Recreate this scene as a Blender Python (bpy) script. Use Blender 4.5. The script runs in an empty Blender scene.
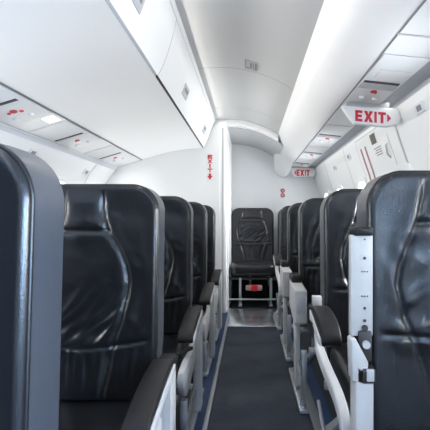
import bpy, bmesh, math, random
import numpy as np
from mathutils import Vector, noise

random.seed(4)
scene = bpy.context.scene
COL = scene.collection
H = 0.92            # eye height; camera stands at the origin looking aft (+Y)
F = 424.0

# ------------------------------------------------------------------ materials
def mat(name, color, rough=0.5, metal=0.0, bump=0.0, bscale=200.0, vary=0.0, vscale=6.0, spec=0.5, emit=None, estr=0.0, coat=0.0):
    m = bpy.data.materials.new(name); m.use_nodes = True
    nt = m.node_tree; b = nt.nodes['Principled BSDF']
    b.inputs['Base Color'].default_value = (*color, 1)
    b.inputs['Roughness'].default_value = rough
    b.inputs['Metallic'].default_value = metal
    b.inputs['Specular IOR Level'].default_value = spec
    if coat: b.inputs['Coat Weight'].default_value = coat
    tc = nt.nodes.new('ShaderNodeTexCoord')
    if vary:
        n = nt.nodes.new('ShaderNodeTexNoise'); n.inputs['Scale'].default_value = vscale; n.inputs['Detail'].default_value = 4
        mx = nt.nodes.new('ShaderNodeMix'); mx.data_type = 'RGBA'
        mx.inputs[6].default_value = (*[c*(1-vary) for c in color], 1)
        mx.inputs[7].default_value = (*[min(1, c*(1+vary)) for c in color], 1)
        nt.links.new(tc.outputs['Object'], n.inputs['Vector'])
        nt.links.new(n.outputs['Fac'], mx.inputs[0]); nt.links.new(mx.outputs[2], b.inputs['Base Color'])
    if bump:
        n2 = nt.nodes.new('ShaderNodeTexNoise'); n2.inputs['Scale'].default_value = bscale; n2.inputs['Detail'].default_value = 3
        bp = nt.nodes.new('ShaderNodeBump'); bp.inputs['Strength'].default_value = bump; bp.inputs['Distance'].default_value = 0.002
        nt.links.new(tc.outputs['Object'], n2.inputs['Vector'])
        nt.links.new(n2.outputs['Fac'], bp.inputs['Height']); nt.links.new(bp.outputs['Normal'], b.inputs['Normal'])
    if emit:
        b.inputs['Emission Color'].default_value = (*emit, 1); b.inputs['Emission Strength'].default_value = estr
    return m

M = {}
M['wall']    = mat('white_panel', (0.80, 0.815, 0.82), 0.45, vary=0.02, vscale=3)
M['bin']     = mat('bin_plastic', (0.86, 0.86, 0.86), 0.35, vary=0.02, vscale=3)
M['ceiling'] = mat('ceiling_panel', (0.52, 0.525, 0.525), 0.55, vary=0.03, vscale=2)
M['psu']     = mat('service_plastic', (0.74, 0.75, 0.76), 0.4)
M['psu_dark']= mat('service_grey', (0.45, 0.46, 0.48), 0.45)
M['gap']     = mat('recess_grey', (0.50, 0.52, 0.56), 0.6)
M['line']    = mat('joint_dark', (0.16, 0.165, 0.17), 0.6)
M['slit']    = mat('slit_black', (0.03, 0.03, 0.032), 0.5)
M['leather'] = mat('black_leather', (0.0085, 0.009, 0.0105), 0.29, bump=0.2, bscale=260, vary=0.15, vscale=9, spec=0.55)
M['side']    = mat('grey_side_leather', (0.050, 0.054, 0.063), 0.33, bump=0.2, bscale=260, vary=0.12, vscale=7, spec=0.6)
M['piping']  = mat('leather_piping', (0.006, 0.0062, 0.007), 0.4, spec=0.5)
M['black']   = mat('black_plastic', (0.009, 0.009, 0.010), 0.48, bump=0.1, bscale=400, spec=0.3)
M['white_p'] = mat('frame_white', (0.50, 0.505, 0.51), 0.4, vary=0.05, vscale=20)
M['sill']    = mat('sill_plate', (0.80, 0.82, 0.85), 0.25, metal=0.9, vary=0.06, vscale=12)
M['alu']     = mat('brushed_aluminium', (0.55, 0.575, 0.60), 0.38, metal=0.8, vary=0.06, vscale=30)
M['blue']    = mat('blue_strip', (0.018, 0.045, 0.12), 0.6, bump=0.3, bscale=300)
M['floor']   = mat('floor_dark', (0.03, 0.035, 0.045), 0.7)
M['red']     = mat('sign_red', (0.50, 0.012, 0.03), 0.5)
M['sign']    = mat('sign_white', (0.78, 0.79, 0.79), 0.4)
M['ink']     = mat('ink_grey', (0.25, 0.26, 0.27), 0.6)
M['bronze']  = mat('placard_brown', (0.10, 0.085, 0.06), 0.5, vary=0.4, vscale=60)
M['pink']    = mat('pouch_pink', (0.40, 0.24, 0.21), 0.7)
M['lens']    = mat('lamp_lens', (0.9, 0.9, 0.9), 0.3, emit=(1, 0.98, 0.95), estr=0.9)
M['belt']    = mat('belt_webbing', (0.02, 0.018, 0.016), 0.7, bump=0.4, bscale=300)
M['light_block'] = mat('light_block_fabric', (0.045, 0.048, 0.055), 0.85, bump=0.3, bscale=300)
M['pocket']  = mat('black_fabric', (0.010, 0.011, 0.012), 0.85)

# carpet : woven ribs with soft mottling
def carpet():
    m = mat('aisle_carpet_weave', (0.030, 0.034, 0.044), 0.75)
    nt = m.node_tree; b = nt.nodes['Principled BSDF']
    tc = nt.nodes.new('ShaderNodeTexCoord')
    mp = nt.nodes.new('ShaderNodeMapping'); mp.inputs['Scale'].default_value = (1, 1, 1)
    n1 = nt.nodes.new('ShaderNodeTexNoise'); n1.inputs['Scale'].default_value = 5; n1.inputs['Detail'].default_value = 6
    n2 = nt.nodes.new('ShaderNodeTexNoise'); n2.inputs['Scale'].default_value = 160; n2.inputs['Detail'].default_value = 2
    mul = nt.nodes.new('ShaderNodeMath'); mul.operation = 'MULTIPLY'
    ramp = nt.nodes.new('ShaderNodeValToRGB')
    ramp.color_ramp.elements[0].position = 0.12; ramp.color_ramp.elements[0].color = (0.011, 0.0155, 0.027, 1)
    ramp.color_ramp.elements[1].position = 0.42; ramp.color_ramp.elements[1].color = (0.042, 0.054, 0.082, 1)
    nt.links.new(tc.outputs['Object'], mp.inputs['Vector'])
    nt.links.new(mp.outputs[0], n1.inputs['Vector']); nt.links.new(mp.outputs[0], n2.inputs['Vector'])
    nt.links.new(n1.outputs['Fac'], mul.inputs[0]); nt.links.new(n2.outputs['Fac'], mul.inputs[1])
    nt.links.new(mul.outputs[0], ramp.inputs[0]); nt.links.new(ramp.outputs[0], b.inputs['Base Color'])
    bp = nt.nodes.new('ShaderNodeBump'); bp.inputs['Strength'].default_value = 0.5; bp.inputs['Distance'].default_value = 0.004
    nt.links.new(n2.outputs['Fac'], bp.inputs['Height']); nt.links.new(bp.outputs[0], b.inputs['Normal'])
    return m
M['carpet'] = carpet()

def glass():
    m = bpy.data.materials.new('window_glass'); m.use_nodes = True
    nt = m.node_tree; nt.nodes.clear()
    o = nt.nodes.new('ShaderNodeOutputMaterial'); mx = nt.nodes.new('ShaderNodeMixShader')
    t = nt.nodes.new('ShaderNodeBsdfTransparent'); g = nt.nodes.new('ShaderNodeBsdfGlossy')
    g.inputs['Roughness'].default_value = 0.05; mx.inputs[0].default_value = 0.06
    nt.links.new(t.outputs[0], mx.inputs[1]); nt.links.new(g.outputs[0], mx.inputs[2]); nt.links.new(mx.outputs[0], o.inputs[0])
    return m
M['glass'] = glass()

# ------------------------------------------------------------------ mesh helpers
class MB:
    def __init__(s): s.v = []; s.f = []
    def add(s, v, f):
        n = len(s.v); s.v += [tuple(p) for p in v]; s.f += [tuple(i+n for i in q) for q in f]; return s
    def box(s, x0, x1, y0, y1, z0, z1):
        v = [(x, y, z) for x in (x0, x1) for y in (y0, y1) for z in (z0, z1)]
        return s.add(v, [(0,1,3,2),(4,6,7,5),(0,4,5,1),(2,3,7,6),(0,2,6,4),(1,5,7,3)])
    def prism(s, poly, axis, a, b):
        """polygon (2D) extruded along axis between a and b; axis x: poly=(y,z), y: (x,z), z: (x,y)"""
        def P(p, t):
            return (t, p[0], p[1]) if axis == 'x' else (p[0], t, p[1]) if axis == 'y' else (p[0], p[1], t)
        n = len(poly)
        v = [P(p, a) for p in poly] + [P(p, b) for p in poly]
        f = [tuple(range(n)), tuple(range(2*n-1, n-1, -1))] + [(i, (i+1) % n, n+(i+1) % n, n+i) for i in range(n)]
        return s.add(v, f)
    def tube(s, pts, r, n=10, closed=False):
        pts = [Vector(p) for p in pts]; k = len(pts); v = []; f = []
        up = None
        for i, p in enumerate(pts):
            a = pts[i-1] if (i > 0 or closed) else p
            b = pts[(i+1) % k] if (i < k-1 or closed) else p
            t = (b-a).normalized()
            if up is None:
                up = Vector((0, 0, 1)) if abs(t.z) < 0.9 else Vector((1, 0, 0))
            x = (up - t*up.dot(t)).normalized(); y = t.cross(x); up = x
            rr = r[i] if isinstance(r, (list, tuple)) else r
            for j in range(n):
                an = 2*math.pi*j/n
                v.append(p + x*rr*math.cos(an) + y*rr*math.sin(an))
        for i in range(k if closed else k-1):
            for j in range(n):
                i2 = (i+1) % k
                f.append((i*n+j, i*n+(j+1) % n, i2*n+(j+1) % n, i2*n+j))
        if not closed:
            f.append(tuple(range(n-1, -1, -1))); f.append(tuple(range((k-1)*n, k*n)))
        return s.add(v, f)
    def sweep(s, pts, hw, hh, side):
        """rectangular bar swept along pts (in a YZ plane), half width hw along x, half height hh"""
        pts = [Vector(p) for p in pts]; v = []; f = []; k = len(pts)
        for i, p in enumerate(pts):
            a = pts[max(0, i-1)]; b = pts[min(k-1, i+1)]
            t = (b-a).normalized(); x = Vector((1, 0, 0)); nrm = t.cross(x)
            for sx, sn in ((-1,-1),(1,-1),(1,1),(-1,1)):
                v.append(p + x*hw*sx + nrm*hh*sn)
        for i in range(k-1):
            for j in range(4):
                f.append((i*4+j, i*4+(j+1) % 4, i*4+4+(j+1) % 4, i*4+4+j))
        f.append((3,2,1,0)); f.append(tuple((k-1)*4+j for j in range(4)))
        return s.add(v, f)
    def build(s, name, m, parent=None, bevel=0, seg=2, smooth=False, weld=False):
        me = bpy.data.meshes.new(name)
        bm = bmesh.new()
        vs = [bm.verts.new(p) for p in s.v]
        for q in s.f:
            try: bm.faces.new([vs[i] for i in q])
            except ValueError: pass
        if weld: bmesh.ops.remove_doubles(bm, verts=bm.verts, dist=1e-5)
        bmesh.ops.recalc_face_normals(bm, faces=bm.faces)
        if bevel:
            ed = [e for e in bm.edges if len(e.link_faces) == 2 and e.calc_face_angle(0) > 0.5]
            bmesh.ops.bevel(bm, geom=ed, offset=bevel, segments=seg, affect='EDGES', profile=0.5, clamp_overlap=True)
        bm.to_mesh(me); bm.free()
        if smooth or bevel:
            for p in me.polygons: p.use_smooth = True
            if bevel or smooth == 'angle':
                me.set_sharp_from_angle(angle=math.radians(42))
        me.materials.append(M[m])
        o = bpy.data.objects.new(name, me); COL.objects.link(o)
        if parent: o.parent = parent
        return o

def tag(o, label=None, cat=None, group=None, kind=None):
    if label: o['label'] = label
    if cat: o['category'] = cat
    if group: o['group'] = group
    if kind: o['kind'] = kind
    return o
def thing(name, label, cat, loc=(0,0,0), group=None):
    o = bpy.data.objects.new(name, None); COL.objects.link(o)
    o.empty_display_size = 0.1; o.location = loc
    return tag(o, label, cat, group)
def struct(o): o['kind'] = 'structure'; return o

def smooth_path(pts, n=8):
    pts = [Vector(p) for p in pts]; out = []
    for i in range(len(pts)-1):
        p0 = pts[max(0,i-1)]; p1 = pts[i]; p2 = pts[i+1]; p3 = pts[min(len(pts)-1,i+2)]
        for k in range(n):
            t = k/n
            out.append(0.5*((2*p1)+(p2-p0)*t+(2*p0-5*p1+4*p2-p3)*t*t+(3*p1-p0-3*p2+p3)*t**3))
    out.append(pts[-1]); return out

def smooth2(poly, n=6):
    return [(p.x, p.y) for p in smooth_path([(a, b, 0) for a, b in poly], n)]

# ------------------------------------------------------------------ cabin section
Y0, YB, YE = -2.4, 4.10, 5.10           # forward end, left bulkhead, aft wall
LW = [(1.41,1.267),(1.33,1.335),(1.25,1.39),(1.1,1.425),(0.9,1.435),(0.6,1.40),(0.3,1.30),(0.0,1.15)]
RW = [(1.49,0.76),(1.36,0.80),(1.2,0.855),(1.0,0.885),(0.7,0.885),(0.4,0.84),(0.0,0.74)]
def wall_x(side, z):
    t = LW if side < 0 else RW
    zs = [a for a, _ in t][::-1]; xs = [b for _, b in t][::-1]
    return side*float(np.interp(z, zs, xs))
def wallpt(side, z, y, h=0.0): return (wall_x(side, z) - side*h, y, z)
PSU = {-1: ((-1.035,1.48), (-1.267,1.41)), 1: ((0.484,1.52), (0.67,1.50))}
def psupt(side, t, y, h=0.0):
    (a, b), (c, d) = PSU[side]
    L = math.hypot(c-a, d-b); nx, nz = (d-b)/L, -(c-a)/L
    if nz > 0: nx, nz = -nx, -nz
    return (a+(c-a)*t + nx*h, y, b+(d-b)*t + nz*h)
def patch(fn, s0, s1, y0, y1, h0, h1, ns=1):
    """slab following a surface: fn(s, y, h)"""
    v = []; f = []
    for i in range(ns+1):
        s = s0+(s1-s0)*i/ns
        v += [fn(s,y0,h0), fn(s,y1,h0), fn(s,y1,h1), fn(s,y0,h1)]
    for i in range(ns):
        for j in range(4):
            f.append((i*4+j, i*4+(j+1)%4, i*4+4+(j+1)%4, i*4+4+j))
    f.append((0,1,2,3)); f.append(tuple(ns*4+j for j in (3,2,1,0)))
    return v, f

# walls with window openings
WIN = {1: [-1.85,-1.07,-0.29,0.49,1.27,2.37-0.32,3.15-0.30,3.15+0.46,4.40], -1: [-1.55,-0.77,0.01,0.79,1.57,2.35,3.13,3.85]}
WIN[1] = [-1.75,-1.25,-0.75,-0.25,0.30,1.45,2.37,3.20,4.00,4.66]
WZ0, WZ1, WHW = 0.87, 1.20, 0.125
def build_wall(side, yend, name):
    zs = sorted(set([a for a,_ in (LW if side<0 else RW)] + [WZ0, WZ1] + list(np.linspace(0, 1.4, 15))), reverse=True)
    zs = [z for i, z in enumerate(zs) if i == 0 or zs[i-1]-z > 1e-4]
    ys = [Y0]
    holes = []
    for c in sorted(WIN[side]):
        ys += [c-WHW, c+WHW]; holes.append((c-WHW, c+WHW))
    ys.append(yend)
    v = []; f = []
    # outer skin gives the lining a thickness
    for h in (0.0, -0.03):
        base = len(v)
        for z in zs:
            for y in ys: v.append(wallpt(side, z, y, h))
        for i in range(len(zs)-1):
            for j in range(len(ys)-1):
                zc = (zs[i]+zs[i+1])/2; yc = (ys[j]+ys[j+1])/2
                if WZ0 < zc < WZ1 and any(a < yc < b for a, b in holes): continue
                a = base+i*len(ys)+j
                f.append((a, a+1, a+len(ys)+1, a+len(ys)))
    mb = MB().add(v, f)
    return struct(mb.build(name, 'wall', smooth='angle'))
build_wall(-1, YB+1.0, 'wall_left'); build_wall(1, YE, 'wall_right')

def sup(hy, hz, n, N=40):
    out = []
    for i in range(N):
        a = 2*math.pi*i/N; c, s_ = math.cos(a), math.sin(a)
        out.append((hy*math.copysign(abs(c)**(2/n), c), hz*math.copysign(abs(s_)**(2/n), s_)))
    return out
def build_window(side, yc, k):
    zc = (WZ0+WZ1)/2
    rings = [(sup(0.150,0.190,5), 0.001), (sup(0.146,0.186,5), 0.010), (sup(0.118,0.158,4), 0.010), (sup(0.108,0.148,4), -0.02), (sup(0.105,0.145,4), -0.06)]
    v = []; f = []; N = 40
    for r, h in rings:
        for a, b in r: v.append(wallpt(side, zc+b, yc+a, h))
    for i in range(len(rings)-1):
        for j in range(N): f.append((i*N+j, i*N+(j+1)%N, i*N+N+(j+1)%N, i*N+N+j))
    w = struct(MB().add(v, f).build('window_%d' % k, 'wall', smooth='angle'))
    pv = [wallpt(side, zc+b, yc+a, -0.045) for a, b in sup(0.106,0.146,4)] + [wallpt(side, zc+b, yc+a, -0.049) for a, b in sup(0.106,0.146,4)]
    MB().add(pv, [tuple(range(N)), tuple(range(2*N-1,N-1,-1))]+[(j,(j+1)%N,N+(j+1)%N,N+j) for j in range(N)]).build('pane', 'glass', w)
    # daylight outside this window
    L = bpy.data.lights.new('window_daylight', 'AREA'); L.shape = 'RECTANGLE'; L.size = 0.29; L.size_y = 0.22
    L.energy = WINPOWER[side]*((3.0 if side > 0 else 0.15) if yc < 0.2 else (0.25 if yc > 4.5 else 1.0)); L.color = (0.40, 0.64, 1.0) if yc < 0.2 else ((0.93, 0.965, 1.0) if side > 0 else (1.0, 0.975, 0.94))
    lo = bpy.data.objects.new('window_daylight', L); COL.objects.link(lo)
    lo.location = wallpt(side, zc, yc, -0.12); lo.rotation_euler = (0, math.radians(90)*side, 0)
WINPOWER = {1: 24.0, -1: 9.0}
k = 0
for side in (-1, 1):
    for yc in WIN[side]:
        k += 1; build_window(side, yc, k)

# floor, carpet, rails
struct(MB().box(-1.25,0.85,Y0,YE,-0.04,0.0).build('floor','floor'))
tag(MB().box(-0.176,0.276,Y0+0.05,3.56,0.0005,0.007).build('aisle_carpet','carpet'), 'dark blue-grey carpet runner down the middle of the aisle', 'carpet')
for n,(x0,x1) in enumerate(((-0.202,-0.180),(0.280,0.322))):
    struct(MB().box(x0,x1,Y0,4.25,0.0005,0.016).build('trim_%d' % (n+1),'alu',bevel=0.003))
for n,(x0,x1) in enumerate(((-0.262,-0.204),(0.324,0.382))):
    struct(MB().box(x0,x1,Y0,4.06,0.0005,0.010).build('trim_%d' % (n+3),'blue'))
struct(MB().box(-0.178,0.278,3.56,4.22,0.0005,0.012).build('trim_5','sill',bevel=0.003))

# ceiling
def ceil_profile(dz=0.0):
    return smooth2([(-0.330,1.869-dz),(-0.28,1.874-dz),(-0.2,1.878-dz),(-0.05,1.868-dz),(0.1,1.828-dz),(0.2,1.783-dz),(0.285,1.733-dz),(0.33,1.70-dz)], 5)
def shell(profile, y0, y1, th=0.02):
    p = list(profile); q = [(x, z+th) for x, z in p][::-1]
    return MB().prism(p+q, 'y', y0, y1)
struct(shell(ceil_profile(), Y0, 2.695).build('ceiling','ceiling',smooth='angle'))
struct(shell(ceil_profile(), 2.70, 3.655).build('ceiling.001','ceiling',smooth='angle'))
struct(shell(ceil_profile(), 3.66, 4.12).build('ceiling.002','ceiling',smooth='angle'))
struct(shell([(x, z) for x, z in ceil_profile(0.0)], 2.695, 2.70, 0.024).build('trim_6','line'))
ap = ceil_profile(0.0)
aq = [(x, z-0.062) for x, z in ap][::-1]
struct(MB().prism([p for p in ap if -0.34 < p[0] < 0.292]+[(x, z) for x, z in aq if -0.34 < x < 0.292], 'y', 4.12, 4.20).build('trim_7','bin',bevel=0.008))
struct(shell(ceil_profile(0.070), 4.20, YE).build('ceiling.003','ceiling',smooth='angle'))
# roof crown above the bins closes the tube
crown = smooth2([(-1.45,1.45),(-1.25,1.75),(-0.8,2.0),(-0.2,2.08),(0.4,1.98),(0.75,1.75),(0.92,1.45)],6)
struct(shell(crown, Y0, YE+0.03, 0.03).build('ceiling.004','wall',smooth='angle'))

# valance on the right (rounded cove)
vp = smooth2([(0.275,1.745),(0.312,1.69),(0.338,1.645),(0.375,1.60),(0.425,1.555),(0.462,1.53),(0.484,1.522)],5)
vpoly = vp+[(0.484,1.60),(0.40,1.75)]
mb = MB().prism(vpoly,'y',Y0,4.62)
struct(mb.build('trim_8','bin',smooth='angle'))
# rounded end of the cove at the aft wall
v=[];f=[]; K=12
sec=vpoly
endp=smooth2([(0.275,1.72),(0.297,1.63),(0.305,1.53),(0.325,1.46),(0.375,1.415),(0.43,1.41),(0.466,1.44)],5)+[(0.484,1.56),(0.40,1.75)]
for i in range(K+1):
    t=min(1,i/(K-3)); t=t*t*(3-2*t)
    yy=4.62+(5.095-4.62)*i/K
    for (x,z),(x2,z2) in zip(sec,endp): v.append((x+(x2-x)*t,yy,z+(z2-z)*t))
n=len(sec)
for i in range(K):
    for j in range(n): f.append((i*n+j,i*n+(j+1)%n,i*n+n+(j+1)%n,i*n+n+j))
f.append(tuple(range(n))); f.append(tuple(K*n+j for j in range(n-1,-1,-1)))
struct(MB().add(v,f).build('trim_9','bin',smooth='angle'))
# dark joint along the lower edge of the cove, recess beyond the service rail
struct(MB().box(0.484,0.489,Y0,4.82,1.519,1.58).build('trim_10','line'))
struct(MB().prism([(0.672,1.50),(0.675,1.522),(0.762,1.515),(0.758,1.49),(0.768,1.49),(0.772,1.54),(0.664,1.545),(0.664,1.50)],'y',Y0,YE).build('trim_11','gap'))

# aft wall and left bulkhead
struct(MB().prism([(-0.22,0),(0.74,0),(0.84,0.4),(0.885,0.7),(0.885,1.0),(0.855,1.2),(0.80,1.36),(0.76,1.49),(0.70,1.85),(-0.22,1.85)],'y',YE,YE+0.03).build('wall_back','wall'))
struct(MB().prism([(-1.16,0),(-1.30,0.3),(-1.40,0.6),(-1.435,0.9),(-1.425,1.1),(-1.39,1.25),(-1.33,1.33),(-1.267,1.41),(-1.25,1.75),(-0.25,1.90),(-0.25,0)],'y',YB,YB+0.04).build('wall_bulkhead','wall'))
struct(MB().box(-0.292,-0.216,YB-0.012,YB+0.07,0,1.86).build('trim_12','bin',bevel=0.010,seg=3))
struct(MB().box(-0.262,-0.245,YB-0.016,YB-0.010,0,1.79).build('trim_13','psu_dark'))
struct(MB().box(-0.25,-0.206,YB+0.03,YE,0,1.86).build('wall_closet','wall'))
struct(MB().box(-0.214,-0.196,YB+0.52,YB+0.56,0,1.75).build('trim_14','bin',bevel=0.004))
# front end of the cabin: bulkheads either side of the open doorway
struct(MB().box(-1.45,-0.45,Y0-0.03,Y0,0,2.08).build('wall_front','wall'))
struct(MB().box(0.45,0.92,Y0-0.03,Y0,0,2.08).build('wall_front.001','wall'))

# unseen dark wall, added to keep bright reflections off the near left seats
struct(MB().box(-1.42,-0.36,-0.36,-0.32,0,1.50).build('wall_light_block','light_block',bevel=0.006))

# ------------------------------------------------------------------ overhead bin (left)
bprof = smooth2([(-0.333,1.872),(-0.352,1.83),(-0.388,1.735),(-0.420,1.650),(-0.440,1.602)],4)
under = smooth2([(-0.447,1.594),(-0.60,1.583),(-0.80,1.548),(-1.035,1.482)],5)
ob = thing('overhead_bin','long white overhead luggage bin above the double seats, with latched doors','overhead bin',(-0.6,1.0,1.6))
def wp(o, par):   # keep world placement when parented
    o.parent = par; o.location = o.location - par.location
    return o
wp(MB().prism([(x-0.012,z) for x,z in bprof]+under+[(-1.035,1.75),(-0.40,1.868)],'y',Y0,YB-0.002).build('body','bin',smooth='angle'), ob)
def bin_pt(t, y, h):
    i = t*(len(bprof)-1); a = min(int(i), len(bprof)-2); u = i-a
    x = bprof[a][0]*(1-u)+bprof[a+1][0]*u; z = bprof[a][1]*(1-u)+bprof[a+1][1]*u
    return (x+h*0.92, y, z-h*0.36)
seams = [-2.3,-0.35,0.85,2.02,3.16,4.085]
def bow(t): return -0.085*(1-t)**2 + 0.02*math.sin(math.pi*t)
for i in range(len(seams)-1):
    v=[];f=[]; nt_=14
    for a in range(nt_+1):
        t=0.07+0.925*a/nt_
        ya=seams[i]+0.004+(bow(t) if i>0 else 0); yb_=seams[i+1]-0.004+(bow(t) if i<len(seams)-2 else 0)
        bul = 0.004+0.006*math.sin(math.pi*t)
        v += [bin_pt(t,ya,-0.006),bin_pt(t,yb_,-0.006),bin_pt(t,yb_,bul),bin_pt(t,ya,bul)]
    for a in range(nt_):
        for j in range(4): f.append((a*4+j,a*4+(j+1)%4,a*4+4+(j+1)%4,a*4+4+j))
    f.append((0,1,2,3)); f.append(tuple(nt_*4+j for j in (3,2,1,0)))
    d = wp(MB().add(v,f).build('door','bin',smooth='angle'), ob)
    # dark joint along the lower edge
    y0_, y1_ = seams[i]+0.01, seams[i+1]-0.01
    w_ = 0.010 if i >= 3 else 0.005
    g = MB().prism([(-0.447,1.594),(-0.437,1.600),(-0.435,1.600+w_),(-0.445,1.600+w_)],'y',y0_,y1_).build('seal','slit' if i>=3 else 'psu_dark'); g.parent=d
    # latch
    yc = seams[i]+0.60 if i>0 else -1.3
    if i == 4: yc = 3.72
    if i == 2: yc = 1.48
    mbl = MB(); vv,ff = patch(bin_pt,0.50,0.68,yc-0.08,yc+0.08,0.002,0.0125); mbl.add(vv,ff)
    la = mbl.build('latch','psu_dark',bevel=0.003); la.parent=d; la['label']='grey recessed bin latch'
    mbl = MB(); vv,ff = patch(bin_pt,0.55,0.60,yc-0.05,yc+0.05,0.012,0.016); mbl.add(vv,ff)
    hh = mbl.build('latch_paddle','ink'); hh.parent=d
# strip above the doors
struct(MB().prism([(-0.333,1.872),(-0.322,1.866),(-0.334,1.842),(-0.345,1.846)],'y',Y0,YB-0.002).build('trim_15','bin',bevel=0.003))

# ------------------------------------------------------------------ passenger service rails
for side, y1, nm in ((-1, YB-0.004, 'trim_16'), (1, 4.84, 'trim_17')):
    mb=MB(); v,f=patch(lambda s,y,h:psupt(side,s,y,h),0.0,1.0,Y0,y1,-0.03,0.0); mb.add(v,f)
    struct(mb.build(nm,'psu'))
for nm,(t0,t1) in (('trim_18',(-0.03,0.012)),('trim_19',(0.985,1.03))):
    mb=MB(); v,f=patch(lambda s,y,h:psupt(-1,s,y,h),t0,t1,Y0,YB-0.004,-0.004,0.002); mb.add(v,f)
    struct(mb.build(nm,'line' if t0<0 else 'psu_dark'))
struct(MB().prism([(-1.267,1.412),(-1.272,1.43),(-1.30,1.40),(-1.288,1.378)],'y',Y0,YB-0.004).build('trim_20','gap'))

def service_panel(side, y, label, lens=False, seam=True, plate=False):
    x0 = psupt(side,0.5,y)
    t = thing('service_panel',label,'service panel',x0,'passenger service panels on the right rail' if side>0 else 'passenger service panels on the left rail')
    fn = lambda s,yy,h: psupt(side,s,yy,h)
    def part(name,m,s0,s1,ya,yb_,h0,h1,par=None,bev=0.0):
        mb=MB(); v,f=patch(fn,s0,s1,ya,yb_,h0,h1); mb.add(v,f)
        o=mb.build(name,m,bevel=bev); o.location=-Vector(x0); o.parent=par or t
        if par: o.location=(0,0,0)
        return o
    body = part('panel','psu',0.05,0.96,y-0.30,y+0.30,0.0005,0.005,bev=0.002)
    part('speaker_slot','slit',0.08 if side>0 else 0.14,0.90,y-0.016,y+0.010,0.005,0.0065)
    part('switch_strip','psu_dark' if side>0 else 'psu',0.06,0.92,y+0.016,y+0.085,0.005,0.007,bev=0.001)
    # red no-smoking / seat-belt lamps
    mb=MB()
    for sc,yy,r in ((0.50,y+0.120,0.014),(0.57,y+0.135,0.006)) if side>0 or y>2.2 else ((0.50,y+0.120,0.016),(0.38,y+0.14,0.010),(0.62,y+0.13,0.008)):
        c=[]; n=14
        for h in (0.005,0.0085):
            for i in range(n):
                an=2*math.pi*i/n; wdt=0.186 if side>0 else 0.242
                c.append(fn(sc+r*math.cos(an)/wdt, yy+r*1.3*math.sin(an), h))
        mb.add(c,[tuple(range(n)),tuple(range(2*n-1,n-1,-1))]+[(i,(i+1)%n,n+(i+1)%n,n+i) for i in range(n)])
        if r>0.01: mb.v  # main symbol
    o=mb.build('warning_symbol','red'); o.location=-Vector(x0); o.parent=t; o['label']='red warning symbol'
    # air nozzles
    for q in (0.34,0.68):
        mb=MB(); p=Vector(fn(q,y+0.215,0.004)); p2=Vector(fn(q,y+0.215,0.016))
        mb.tube([p,p2],[0.016,0.011],16)
        o=mb.build('air_nozzle','psu',smooth='angle'); o.location=-Vector(x0); o.parent=t
    if plate:
        mb=MB(); v,f=patch(fn,0.22,0.93,y-0.155,y-0.055,0.005,0.0075); mb.add(v,f)
        o=mb.build('light_cover','psu',bevel=0.001); o.location=-Vector(x0); o.parent=t
    if lens:
        o=part('reading_lamp','lens',0.10,0.36,y-0.44,y-0.34,0.0005,0.004,bev=0.001); o['label']='glowing reading lamp lens'
    return t
service_panel(-1,1.95,'white service panel on left rail nearest the camera, cut by the photo edge')
service_panel(-1,2.72,'white service panel on left rail just behind the glowing lamp',lens=True)
service_panel(-1,3.53,'white service panel at the far end of left rail by the bulkhead')
service_panel(1,1.84,'large white service panel in front of the near hanging exit sign',plate=True)
service_panel(1,3.00,'white service panel directly behind the near hanging exit sign')
service_panel(1,3.80,'middle white service panel between the two hanging exit signs')
service_panel(1,4.52,'small white service panel just in front of the far exit sign')
# joints across the right rail
mb=MB(); v,f=patch(lambda s,y,h:psupt(1,s,y,h),0.0,0.98,1.375,1.385,0.0,0.0015); mb.add(v,f); struct(mb.build('trim_21','psu_dark'))

# ------------------------------------------------------------------ lettering
def glyph(ch, w, h, bold=1.0):
    t = 0.23*h*bold
    if ch == 'E': return [[(0,0),(w,0),(w,t),(t,t),(t,h/2-t/2),(w*0.9,h/2-t/2),(w*0.9,h/2+t/2),(t,h/2+t/2),(t,h-t),(w,h-t),(w,h),(0,h)]]
    if ch == 'I': return [[(0,0),(w,0),(w,h),(0,h)]]
    if ch == 'T': return [[(w/2-t/2,0),(w/2+t/2,0),(w/2+t/2,h-t),(w,h-t),(w,h),(0,h),(0,h-t),(w/2-t/2,h-t)]]
    if ch == 'X':
        d = 1.25*t; m = w/2
        return [[(0,0),(d,0),(m,h/2-d*0.62),(w-d,0),(w,0),(m+d*0.55,h/2),(w,h),(w-d,h),(m,h/2+d*0.62),(d,h),(0,h),(m-d*0.55,h/2)]]
    if ch == '>': return [[(0,0),(w,h/2),(0,h)]]
    if ch == '<': return [[(w,0),(w,h),(0,h/2)]]
    if ch == 'v': return [[(w/2,0),(w,h*0.62),(w*0.72,h*0.62),(w*0.72,h),(w*0.28,h),(w*0.28,h*0.62),(0,h*0.62)]]
GW = {'E':0.62,'X':0.78,'I':0.2,'T':0.66,'>':0.32,'<':0.32}
def text_on(mb, s, x, z, total_w, h, y0, y1, tilt=0.0):
    gap = 0.13; tw = sum(GW[c] for c in s)+gap*(len(s)-1); sx = total_w/(tw*h)
    cx = 0
    for c in s:
        w = GW[c]*h
        for poly in glyph(c, w, h):
            pts = []
            for a, b in poly:
                px = (cx+a)*sx
                hh = b if c not in '<>' else 0.12*h+b*0.76
                pts.append((x+px, z+hh+px*tilt))
            mb.prism(pts,'y',y0,y1)
        cx += w+gap*h
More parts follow.
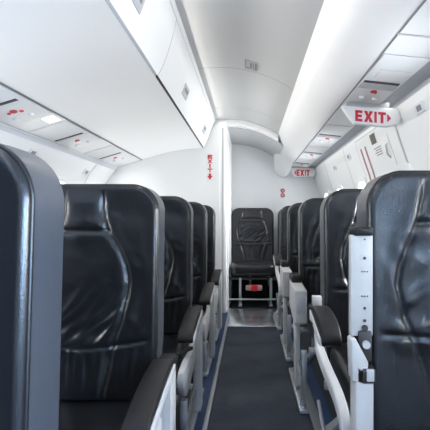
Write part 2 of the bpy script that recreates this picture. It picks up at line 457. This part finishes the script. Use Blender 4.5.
def exit_sign(loc, poly, s, tx, tz, tw, th, tilt, label, y):
    t = thing('exit_sign',label,'exit sign',(poly[0][0],y,poly[0][1]),'hanging exit signs')
    o=MB().prism(poly,'y',y,y+0.035).build('sign_board','sign',bevel=0.006); wp(o,t)
    mb=MB(); text_on(mb,s,tx,tz,tw,th,y-0.003,y+0.002,tilt); o=mb.build('lettering','red'); wp(o,t); o['label']='red EXIT lettering with arrow'
    top=[p for p in poly][:2]
    o=MB().box(top[0][0]+0.02,top[1][0]-0.04,y+0.005,y+0.03,1.478,1.51).build('bracket','psu_dark'); wp(o,t)
    return t
exit_sign(None,[(0.474,1.495),(0.757,1.480),(0.779,1.43),(0.762,1.398),(0.70,1.385),(0.535,1.402),(0.480,1.478)],'EXIT>',0.541,1.414,0.182,0.056,-0.085,
          'near white hanging sign reading EXIT in red with right arrow',2.16)
exit_sign(None,[(0.467,1.497),(0.745,1.495),(0.770,1.44),(0.74,1.40),(0.53,1.395),(0.478,1.46)],'<EXIT',0.520,1.405,0.175,0.07,-0.03,
          'far white exit sign with left arrow at the aft end of the rail',4.86)
# vertical exit placard on left bulkhead
t=thing('exit_placard','narrow vertical red EXIT placard with down arrow on the left bulkhead','placard',(-0.377,YB-0.003,1.40))
wp(MB().box(-0.408,-0.346,YB-0.005,YB-0.0005,1.275,1.545).build('plate','sign',bevel=0.001),t)
mb=MB()
for i,c in enumerate('EXIT'):
    w=0.046 if c!='I' else 0.014; hh=0.038; z=1.492-i*0.044
    for poly in glyph(c,w,hh,1.25): mb.prism([(-0.377-w/2+a,z+b) for a,b in poly],'y',YB-0.0065,YB-0.004)
o=wp(mb.build('lettering','red'),t); o['label']='red EXIT letters stacked downwards'
mb=MB()
for poly in glyph('v',0.054,0.062): mb.prism([(-0.377-0.027+a,1.288+b) for a,b in poly],'y',YB-0.0065,YB-0.004)
o=wp(mb.build('arrow','red'),t); o['label']='red down arrow'
# two small round red warning symbols on aft wall
t=thing('warning_placard','small placard with two round red symbols on the aft wall','placard',(0.405,YE-0.002,1.22))
wp(MB().box(0.37,0.44,YE-0.004,YE-0.0005,1.155,1.285).build('plate','sign',bevel=0.001),t)
mb=MB()
for z in (1.248,1.192):
    n=18
    ring=[(0.405+0.026*math.cos(2*math.pi*i/n),z+0.026*math.sin(2*math.pi*i/n)) for i in range(n)]
    inn=[(0.405+0.012*math.cos(2*math.pi*i/n),z+0.012*math.sin(2*math.pi*i/n)) for i in range(n)]
    v=[(a,YE-0.006,b) for a,b in ring]+[(a,YE-0.006,b) for a,b in inn]+[(a,YE-0.003,b) for a,b in ring]+[(a,YE-0.003,b) for a,b in inn]
    f=[]
    for i in range(n):
        j=(i+1)%n
        f+=[(i,j,n+j,n+i),(2*n+i,2*n+j,3*n+j,3*n+i),(i,j,2*n+j,2*n+i),(n+i,n+j,3*n+j,3*n+i)]
    mb.add(v,f)
    mb.prism([(0.387,z+0.013),(0.391,z+0.018),(0.423,z-0.013),(0.419,z-0.018)],'y',YE-0.006,YE-0.003)
o=wp(mb.build('symbol','red'),t)

# ceiling grille plate
t=thing('ceiling_placard','small grey rectangular grille plate on the ceiling just before a panel joint','placard',(0.0,2.6,1.85))
def ceil_z(x): return float(np.interp(x,[p[0] for p in ceil_profile()],[p[1] for p in ceil_profile()]))
fnc=lambda s,y,h:(s,y,ceil_z(s)-h)
mb=MB(); v,f=patch(fnc,-0.026,0.05,2.52,2.665,0.0005,0.004,4); mb.add(v,f); wp(mb.build('plate','ceiling',bevel=0.001),t)
for (a,b,c,d) in ((-0.024,-0.019,2.53,2.655),(0.006,0.018,2.55,2.64),(0.024,0.030,2.54,2.655),(0.036,0.046,2.54,2.655),(-0.018,0.004,2.63,2.65)):
    mb=MB(); v,f=patch(fnc,a,b,c,d,0.004,0.006); mb.add(v,f); wp(mb.build('slot','ink'),t)

# ------------------------------------------------------------------ right wall: emergency exit and placards
rw=lambda s,y,h: wallpt(1,s,y,h)
def wpatch(name,m,s0,s1,y0,y1,h0,h1,ns=6,par=None,side=1):
    mb=MB(); v,f=patch(lambda s,y,h:wallpt(side,s,y,h),s0,s1,y0,y1,h0,h1,ns); mb.add(v,f)
    o=mb.build(name,m)
    if par: wp(o,par)
    return o
d=struct(wpatch('door_1','wall',0.45,1.46,2.27,3.05,0.001,0.006,12))
k_=22
for nm,args in (('door_joint',(0.45,1.465,2.255,2.268)),('door_joint',(0.45,1.465,3.052,3.065)),('door_joint',(1.46,1.467,2.255,3.065))):
    o=wpatch(nm,'psu_dark',*args,0.0015,0.0035,12); o.parent=d
o=wpatch('door_joint','psu_dark',0.9,1.40,2.40,2.406,0.006,0.0075,8); o.parent=d
t=thing('door_placard','small square brown instruction placard high on the right wall','placard',wallpt(1,1.42,2.65))
wpatch('plate','sign',1.375,1.452,2.59,2.72,0.0062,0.0085,2,t)
o=wpatch('picture','bronze',1.383,1.444,2.60,2.70,0.0085,0.0095,2,t)
t=thing('text_placard','small grey text placard below the brown placard on the right wall','placard',wallpt(1,1.33,2.62))
wpatch('plate','sign',1.30,1.365,2.55,2.70,0.0062,0.0078,2,t)
for q in range(4):
    wpatch('text_line','ink',1.352-q*0.014,1.358-q*0.014,2.56,2.69-0.02*(q%2),0.0078,0.0085,1,t)
for y,lab in ((2.86,'near red and black striped decal running down the right wall exit door'),(2.965,'far red and black striped decal running down the right wall exit door')):
    t=thing('striped_decal',lab,'decal',wallpt(1,1.28,y),'striped decals on the exit door')
    wpatch('stripe','ink',1.14,1.40,y-0.018,y-0.004,0.0062,0.0075,6,t)
    o=wpatch('stripe','red',1.14,1.40,y+0.002,y+0.012,0.0062,0.0075,6,t); o['label']='red stripe'
# pull handle
o=MB().tube([wallpt(1,1.35,2.44,0.006),wallpt(1,1.34,2.44,0.02),wallpt(1,1.29,2.46,0.02),wallpt(1,1.27,2.46,0.006)],0.005,8).build('handle','psu_dark',smooth=True); o.parent=d
for side,y,z,lab in ((1,1.93,1.42,'small grey wall clip behind the near exit sign on right wall'),(1,3.33,1.40,'small grey wall clip beyond the striped decals on right wall'),
                (1,3.9,1.38,'small grey wall clip far back on right wall'),
                (-1,2.62,1.32,'grey wall clip on left wall, nearer the camera'),(-1,3.52,1.30,'grey wall clip on left wall, near the bulkhead')):
    t=thing('wall_clip',lab,'clip',wallpt(side,z,y),'grey wall clips')
    wpatch('base','psu',z-0.022,z+0.022,y-0.05,y+0.05,0.0005,0.008,2,t,side)
    wpatch('slot','ink',z-0.012,z+0.012,y-0.025,y+0.025,0.008,0.0095,1,t,side)
# wall panel joints
for n,(side,y,ye) in enumerate(((-1,1.96,0),(-1,0.4,0),(-1,3.6,0),(1,1.2,0),(1,3.45,0),(1,4.3,0))):
    z1 = 1.40 if side<0 else 1.48
    struct(wpatch('trim_%d'%(30+n),'psu_dark',0.3,z1,y,y+0.006,0.0003,0.0014,12,None,side))

# ------------------------------------------------------------------ seats
def seat_back_mesh(name, zb, zt, hw, T, seam_s, seam_z, hz, seed, recline=0.06):
    r=0.085; b=0.015
    us=np.sin(np.linspace(-1,1,97)*math.pi/2*0.86); us=us/us.max()
    zs=list(np.linspace(zb,zt-r,96))+[zt-r+r*math.sin(a) for a in np.linspace(0,math.pi/2,22)[1:]]
    def halfw(z):
        if z<=zt-r: return hw-0.012*max(0,(zb+0.16-z)/0.16)
        return hw-r+math.sqrt(max(0,r*r-(z-zt+r)**2))
    V=[];rows=len(zs);cols=len(us)
    front=[];back=[]
    for z in zs:
        w=halfw(z)
        for u in us:
            x=u*w
            if abs(x)>hw-r and z>zt-r: d=r-math.hypot(abs(x)-hw+r,z-zt+r)
            else: d=min(w-abs(x),zt-z)
            d=max(0,d)
            e=(b-math.sqrt(max(0,b*b-(b-min(d,b))**2)))
            y=-T+e
            inner=min(1,max(0,(d-0.01)/0.05)); inner=inner*inner*(3-2*inner)
            # cushion shape
            s=float(np.interp(z,seam_z,seam_s)); dist=abs(abs(x)-s)
            y+=inner*0.010*math.cos(min(1,abs(x)/max(s,0.01))*math.pi/2)*-1.0
            y+=inner*0.012*(abs(x)>s)*0
            g=0.0075*math.exp(-(dist/0.0045)**2)-0.0022*math.exp(-((dist-0.020)/0.018)**2)
            for (z0,amp,sag,full) in hz:
                if full or abs(x)<s+0.004:
                    zz=z0-sag*(1-(x/hw)**2)
                    q=z-zz
                    g+=amp*math.exp(-(q/0.0048)**2)-0.0026*math.exp(-((abs(q)-0.022)/0.019)**2)
            y+=inner*g
            # wrinkles radiating from the lower cross seam
            zz=hz[-1][0]-hz[-1][2]*(1-(x/hw)**2); q=z-zz
            fall=math.exp(-(q/0.13)**2)
            ax=abs(x)
            if q>0: n1=noise.noise(Vector((x*20-q*22,x*5+q*5,seed)))*min(1,q/0.03)
            else: n1=noise.noise(Vector((x*30,q*4,seed+2.0)))*min(1,-q/0.03)
            n2=noise.noise(Vector((x*7,z*8,seed+7.3)))
            n3=noise.noise(Vector((x*11+z*14,z*6-x*6,seed+3.1)))
            ins=1.0 if ax<s else 0.35
            y+=inner*(0.021*ins*math.exp(-(q/0.12)**2)*abs(n1)+0.005*n2+0.004*abs(n3)*(0.35+0.65*math.exp(-((z-0.72)/0.2)**2)))
            yr=recline*(z-0.75)
            front.append((x,y+yr,z))
            yb_=-e*0.9
            back.append((x,yb_+yr-0.0*z,z))
    V=front+back; N=rows*cols; Fc=[]
    for i in range(rows-1):
        for j in range(cols-1):
            a=i*cols+j
            Fc.append((a,a+1,a+cols+1,a+cols)); Fc.append((N+a,N+a+cols,N+a+cols+1,N+a+1))
    for i in range(rows-1):
        for j in (0,cols-1):
            a=i*cols+j; Fc.append((a,a+cols,N+a+cols,N+a))
    for j in range(cols-1):
        for i in (0,rows-1):
            a=i*cols+j; Fc.append((a,N+a,N+a+1,a+1))
    me=bpy.data.meshes.new(name)
    bm=bmesh.new(); vs=[bm.verts.new(p) for p in V]
    for q in Fc: bm.faces.new([vs[i] for i in q])
    bmesh.ops.recalc_face_normals(bm,faces=bm.faces)
    bm.to_mesh(me); bm.free()
    for p in me.polygons: p.use_smooth=True
    me.materials.append(M['leather'])
    # piping path along the front edge
    path=[]
    ph=[(halfw(z),z) for z in zs]
    outl=[(-w,z) for w,z in ph]+[(x,zt) for x in np.linspace(-(hw-r),hw-r,8)[1:-1]]+[(w,z) for w,z in ph[::-1]]
    step=[p for i,p in enumerate(outl) if i%3==0 or zt-r<p[1]]
    for x,z in step:
        path.append((x*0.994,-T+b*0.86+recline*(z-0.75),z-0.001 if z>zt-0.01 else z))
    pm=MB().tube(path,0.0045,6)
    # gusset running round the edge of the backrest
    gv=[];gf=[]
    n_=len(step)
    for i,(x,z) in enumerate(step):
        xa,za=step[max(0,i-1)]; xb,zb2=step[min(n_-1,i+1)]
        tx,tz=xb-xa,zb2-za; L=math.hypot(tx,tz) or 1; nx,nz=-tz/L,tx/L
        yr=recline*(z-0.75)
        for (o_,yy) in ((-0.003,-T+b*0.8),(0.0022,-T+b*0.8+0.002),(0.0032,-T*0.5),(0.0022,-0.016),(-0.003,-0.013)):
            gv.append((x+nx*o_,yy+yr,z+nz*o_))
    for i in range(n_-1):
        for j in range(5): gf.append((i*5+j,i*5+(j+1)%5,i*5+5+(j+1)%5,i*5+5+j))
    gf.append((0,1,2,3,4)); gf.append(tuple((n_-1)*5+j for j in (4,3,2,1,0)))
    return me,pm,MB().add(gv,gf)

SEAM={'left':([0.30,0.37,0.55,0.596,0.66,0.715,0.77,0.82,0.876,0.94,1.05],[0.055,0.070,0.107,0.124,0.138,0.146,0.138,0.117,0.079,0.063,0.058]),
 'right':([0.30,0.45,0.56,0.635,0.69,0.765,0.81,0.86,0.91,0.97,1.05],[0.06,0.085,0.110,0.134,0.157,0.171,0.163,0.143,0.120,0.104,0.098])}
SPEC={
 'left': dict(zt=1.026,zb=0.36,lo=0.545,cush=0.355,arm=0.50),
 'right':dict(zt=1.030,zb=0.36,lo=0.655,cush=0.455,arm=0.60),
}
HW=0.235; T=0.12
meshes={}
for kk,sp in SPEC.items():
    hz=[(0.868 if kk=='left' else 0.90,0.007,-0.012,False),(sp['lo'],0.009,0.03 if kk=='left' else 0.012,True)]
    me,pm,gm=seat_back_mesh('backrest_'+kk,sp['zb'],sp['zt'],HW,T,SEAM[kk][1],SEAM[kk][0],hz,3.0 if kk=='left' else 11.0)
    po=pm.build('piping','piping',smooth=True); pme=po.data; bpy.data.objects.remove(po)
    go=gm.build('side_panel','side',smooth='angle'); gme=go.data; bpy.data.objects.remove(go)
    meshes[kk]=(me,pme,gme)

def add_mesh(name,me,parent,loc=(0,0,0)):
    o=bpy.data.objects.new(name,me); COL.objects.link(o); o.parent=parent; o.location=loc; return o

def cushion_mb(cx,hw,cz,y0,y1,th):
    mb=MB(); n=24; m=20; v=[];f=[]
    # soft pillow: superelliptic plan, crowned top
    def se(t,e): return math.copysign(abs(t)**e,t)
    for i in range(m+1):
        ph=-math.pi/2+math.pi*i/m
        for j in range(n*2):
            th_=2*math.pi*j/(n*2)
            cxp=se(math.cos(ph),0.22); szp=se(math.sin(ph),0.5)
            x=cx+hw*cxp*se(math.cos(th_),0.25); yy=(y0+y1)/2+(y1-y0)/2*cxp*se(math.sin(th_),0.25)
            z=cz-th/2+th/2*szp
            v.append((x,yy,z))
    for i in range(m):
        for j in range(n*2):
            f.append((i*2*n+j,i*2*n+(j+1)%(2*n),(i+1)*2*n+(j+1)%(2*n),(i+1)*2*n+j))
    return mb.add(v,f)

def make_seat(kind, xe, zr, label, group, places=1, arm='down', frame=True, tagcap=False, strap=False):
    """xe: aisle edge of the backrest, zr: distance of its rear face; seat spreads away from the aisle"""
    d=-1 if kind=='left' else 1
    sp=SPEC[kind]
    root=thing('passenger_seat',label,'seat',(xe,zr,0),group)
    me,pme,gme=meshes[kind]
    for p in range(places):
        cx=d*(HW+p*0.485)
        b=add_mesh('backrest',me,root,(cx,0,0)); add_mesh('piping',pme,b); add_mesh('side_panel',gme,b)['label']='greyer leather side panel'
        cm=cushion_mb(cx,0.226,sp['cush'],-0.60,-T+0.03,0.13); c=cm.build('seat_cushion','leather',root,smooth=True)
    if strap: MB().sweep([(-0.26,-0.44,0.375),(-0.10,-0.46,0.362),(0.0,-0.46,0.360),(0.045,-0.42,0.375)],0.010,0.012,1).build('seat_belt','belt',root,bevel=0.003)
    # seat pan beam, legs
    wtot=0.47+(places-1)*0.485
    xa,xb=sorted((-d*0.01,d*wtot))
    for y in (-0.16,-0.52): MB().tube([(xa,y,sp['cush']-0.155),(xb,y,sp['cush']-0.155)],0.018,12).build('seat_beam','alu' if frame else 'slit',root,smooth='angle')
    if not frame: MB().tube([(xa,-0.53,0.085),(xb,-0.53,0.085)],0.010,10).build('stretcher','alu',root,smooth='angle')
    xs=[-d*0.035 if frame else d*0.105, d*(wtot-0.05)]
    for ix,x in enumerate(xs):
        xr=x+(d*0.10 if ix==0 else 0)
        zb=sp['cush']-0.15
        mb=MB().sweep(smooth_path([(x,-0.53,zb),(x,-0.535,zb*0.6),(x,-0.50,0.06),(x,-0.49,0.013)],5),0.013,0.017,1)
        mb.build('leg','alu',root,bevel=0.003)
        mb=MB().sweep(smooth_path([(xr,-0.17,zb),(xr,-0.15,zb*0.6),(x+(xr-x)*0.3,-0.07,0.07),(x,-0.03,0.026)],5),0.013,0.017,1)
        mb.build('leg','alu',root,bevel=0.003)
        mb=MB().box(x-0.02,x+0.02,-0.54,0.02,0.0115,0.032); mb.build('foot_rail','alu',root,bevel=0.004)
        mb=MB().tube([(x,-0.50,0.09),(x,-0.17,zb-0.06)],0.007,8); mb.build('brace','ink',root,smooth='angle')
    if not frame: return root
    a=sp['arm']; xo=-d*0.038; x_in,x_out=-d*0.004,-d*0.066
    x0,x1=sorted((x_in,x_out))
    if arm in ('down','console'):
        # white L shaped side frame: post from the arm pivot, running forward under the cushion
        path=smooth_path([(xo,-0.185,a-0.03),(xo,-0.195,a-0.12),(xo,-0.235,a-0.155),(xo,-0.38,a-0.175),(xo,-0.54,a-0.19),(xo,-0.62,a-0.225),(xo,-0.635,a-0.29)],5)
        if arm=='console': MB().prism([(-0.20,a-0.15),(-0.30,a-0.19),(-0.31,0.05),(-0.24,0.05),(-0.22,0.28),(-0.15,a-0.16)],'x',-d*0.024,-d*0.050).build('side_frame','white_p',root,bevel=0.004)
        elif kind=='right': MB().sweep(path,0.014,0.019,1).build('side_frame','white_p',root,bevel=0.006,seg=3)
        if kind=='right' and arm=='down': MB().box(xo-0.016,xo+0.016,-0.66,-0.60,a-0.33,a-0.27).build('knuckle','alu',root,bevel=0.008)
        if kind=='left':
            # vertical post below the armrest and curved fairing
            MB().box(-d*0.034,-d*0.069,-0.255,-0.17,0.03,a-0.036).build('post','white_p',root,bevel=0.006)
            fp=smooth2([(-0.60,0.335),(-0.605,0.28),(-0.52,0.215),(-0.36,0.235),(-0.22,0.29),(-0.20,0.37),(-0.33,0.335),(-0.48,0.345),(-0.60,0.335)],4)[:-1]
            MB().prism(fp,'x',-d*0.020,-d*0.044).build('fairing','white_p',root,bevel=0.005)
    if arm=='down' and kind=='left':
        prof=smooth2([(-0.19,a-0.045),(-0.185,a-0.010),(-0.21,a+0.003),(-0.33,a-0.005),(-0.44,a-0.026),(-0.50,a-0.044),(-0.515,a-0.070),(-0.49,a-0.082),(-0.40,a-0.056),(-0.30,a-0.044),(-0.19,a-0.045)],4)[:-1]
    elif arm=='down':
        prof=smooth2([(-0.19,a-0.045),(-0.185,a-0.010),(-0.21,a+0.004),(-0.30,a+0.002),(-0.38,a-0.014),(-0.425,a-0.040),(-0.435,a-0.068),(-0.41,a-0.080),(-0.34,a-0.058),(-0.26,a-0.042),(-0.19,a-0.045)],4)[:-1]
    if arm=='down':
        ar=MB().prism(prof,'x',x0,x1).build('armrest','black',root,bevel=0.010,seg=3)
        e_=-0.50 if kind=='left' else -0.42
        rail=[(-0.19,a-0.014),(e_*0.6,a-0.026),(e_+0.01,a-0.058),(e_,a-0.078),(e_+0.03,a-0.080),(e_*0.62,a-0.052),(-0.27,a-0.044),(-0.19,a-0.050)]
        rx=sorted((-d*0.060,-d*0.071))
        o=MB().prism(rail,'x',rx[0],rx[1]).build('arm_rail','white_p',root,bevel=0.002); o['label']='white rail under the black armrest'
        if tagcap: MB().box(-0.050,-0.016,-0.135,-0.105,a-0.012,a+0.024).build('arm_cap','white_p',root,bevel=0.003)['label']='small white block behind the armrest'
        MB().box(x0+0.004,x1-0.004,-0.20,-0.09,a-0.085,a-0.012).build('arm_housing','black',root,bevel=0.012,seg=3)
    elif arm=='console':
        y0,y1=-0.42,-0.14
        MB().prism([(y1,a-0.02),(y0,a-0.035),(y0,a-0.20),(y0+0.03,a-0.215),(y1,a-0.16)],'x',x0+0.0,x1).build('arm_console','white_p',root,bevel=0.008,seg=3)
        MB().box(x0+0.004,x1-0.004,-0.24,-0.09,a-0.03,a+0.012).build('armrest','black',root,bevel=0.012,seg=3)
        MB().box(x0+0.012,x1-0.012,y0-0.004,y0+0.002,a-0.15,a-0.07).build('ashtray','psu_dark',root,bevel=0.002)
    elif arm=='up':
        # armrest folded up against the backrest, pale underside facing forward
        px0,px1=-0.052,-0.002
        pl=MB().box(px0,px1,-0.150,-0.128,0.655,0.882).build('armrest','white_p',root,bevel=0.003); pl['label']='white armrest folded upright'
        MB().box(px0+0.003,px1-0.001,-0.132,-0.10,0.64,0.895).build('arm_pad','black',root,bevel=0.008)
        MB().box(px0+0.006,px1,-0.156,-0.11,0.880,0.900).build('arm_tip','black',root,bevel=0.005)
        mb=MB()
        cxx=(px0+px1)/2+0.006
        for z,rr in ((0.872,0.0018),(0.83,0.0032),(0.80,0.0016),(0.745,0.0016),(0.745,0.0016),(0.718,0.0032),(0.69,0.0036)):
            for dx in ((0,) if rr>0.0017 else (-0.006,0,0.006)):
                mb.tube([(cxx+dx,-0.149,z),(cxx+dx,-0.1515,z)],rr,10)
        mb.build('screw_hole','slit',root)
        # pivot
        MB().box(px0+0.016,px1-0.004,-0.158,-0.12,0.600,0.668).build('pivot_housing','slit',root,bevel=0.004)
        mb=MB().tube([(cxx,-0.168,0.640),(cxx,-0.150,0.640)],0.0085,14); o=mb.build('pivot_knob','white_p',root,smooth='angle')
        mb=MB().tube([(cxx,-0.154,0.674),(cxx,-0.148,0.674)],0.007,14); mb.build('release_button','slit',root,smooth='angle')
        MB().prism([(-0.016,0.60),(-0.045,0.655),(-0.055,0.65),(-0.052,0.56),(-0.02,0.55)],'y',-0.165,-0.125).build('pivot_bracket','white_p',root,bevel=0.003)
        MB().box(-0.030,-0.001,-0.170,-0.14,0.556,0.588).build('pivot_clamp','slit',root,bevel=0.003)
        MB().box(-0.022,-0.006,-0.175,-0.165,0.562,0.588).build('clamp_plate','white_p',root,bevel=0.002)
        # post to the floor
        MB().prism([(-0.046,0.02),(-0.004,0.02),(-0.004,0.565),(-0.044,0.60)],'y',-0.165,-0.11).build('post','white_p',root,bevel=0.005)
    return root

ordL=['nearest left-hand','second left-hand','third left-hand','fourth left-hand','rearmost left-hand']
labL=['black leather double seat at the left photo edge, closest to the camera',
      'second black leather double seat on the left, broad wrinkled backrest in full view',
      'third black leather double seat on the left, mostly hidden by the wrinkled one',
      'fourth black leather double seat from the camera on the left side',
      'rearmost left black leather double seat against the white bulkhead']
for z,l in zip((0.665,1.455,2.20,2.95,3.66),labL):
    make_seat('left',-0.29,z,l,'double seats left of the aisle',places=2,strap=(z==2.20))
labR=['black leather single seat at the right photo edge with white armrest folded upright',
      'second black leather single seat on the right with black armrest lowered',
      'third black leather single seat on the right with boxy pale arm console',
      'fourth black leather single seat from the camera on the right side',
      'fifth black leather single seat on the right, second from the aft wall']
for z,l,x,a in zip((1.10,1.735,2.50,3.22,3.97),labR,(0.280,0.291,0.290,0.290,0.285),('up','down','console','console','down')):
    make_seat('right',x,z,l,'single seats right of the aisle',arm=a,tagcap=(z==1.735))
# aft row
make_seat('right',-0.195,4.88,'black leather seat facing the aisle at its far end','aft row seats',frame=False)
make_seat('right',0.325,4.80,'black leather seat in right aft corner beside the aisle-end seat','aft row seats',frame=False)

# life vest pouch hanging under the aft centre seat
t=thing('life_vest_pouch','small red and pink pouch under the seat at the aisle end','pouch',(0.05,4.33,0.205))
mb=cushion_mb(0.0,0.085,0.030,-0.03,0.03,0.055); mb.build('bag','pink',t,smooth=True)
mb=cushion_mb(0.005,0.035,0.032,-0.034,0.034,0.062); o=mb.build('strap','red',t,smooth=True); o['label']='red strap'
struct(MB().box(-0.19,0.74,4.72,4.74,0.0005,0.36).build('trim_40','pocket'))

# ------------------------------------------------------------------ light
w=bpy.data.worlds.new('sky'); scene.world=w; w.use_nodes=True
bg=w.node_tree.nodes['Background']; bg.inputs[0].default_value=(0.80,0.89,1.0,1); bg.inputs[1].default_value=0.35

def area(name,loc,rot,sx,sy,e,col=(1,1,1)):
    L=bpy.data.lights.new(name,'AREA'); L.shape='RECTANGLE'; L.size=sx; L.size_y=sy; L.energy=e; L.color=col
    o=bpy.data.objects.new(name,L); COL.objects.link(o); o.location=loc; o.rotation_euler=rot; return o
# cove lamp running along the top of the bin, washing the far side of the ceiling
area('cove_lamp',(-0.318,0.8,1.846),(0,math.radians(-50),0),0.014,6.4,13,(1,0.95,0.88))
area('wash_fill',(0.716,1.3,1.508),(0,math.radians(8),0),0.03,6.6,3,(1,0.97,0.93))  # unseen strip added as fill to brighten the right side
area('wash_fill',(-1.262,0.9,1.392),(0,math.radians(-8),0),0.014,6.0,2,(1,0.97,0.93))  # matching added fill for the left wall
# daylight through the boarding doorway behind the camera
area('doorway_daylight',(0,Y0-0.05,1.05),(math.radians(90),0,0),0.85,1.8,5,(0.93,0.97,1.0))

# ------------------------------------------------------------------ camera
cam=bpy.data.cameras.new('camera'); co=bpy.data.objects.new('camera',cam); COL.objects.link(co)
cam.sensor_width=36; cam.lens=F/430*36; cam.shift_x=-34/430; cam.shift_y=3/430; cam.clip_start=0.02
co.location=(0,0,H); co.rotation_euler=(math.radians(90),0,0)
scene.camera=co
scene.view_settings.view_transform='Standard'; scene.view_settings.look='None'
scene.view_settings.gamma=1; scene.view_settings.exposure=0.06; scene.view_settings.use_curve_mapping=False
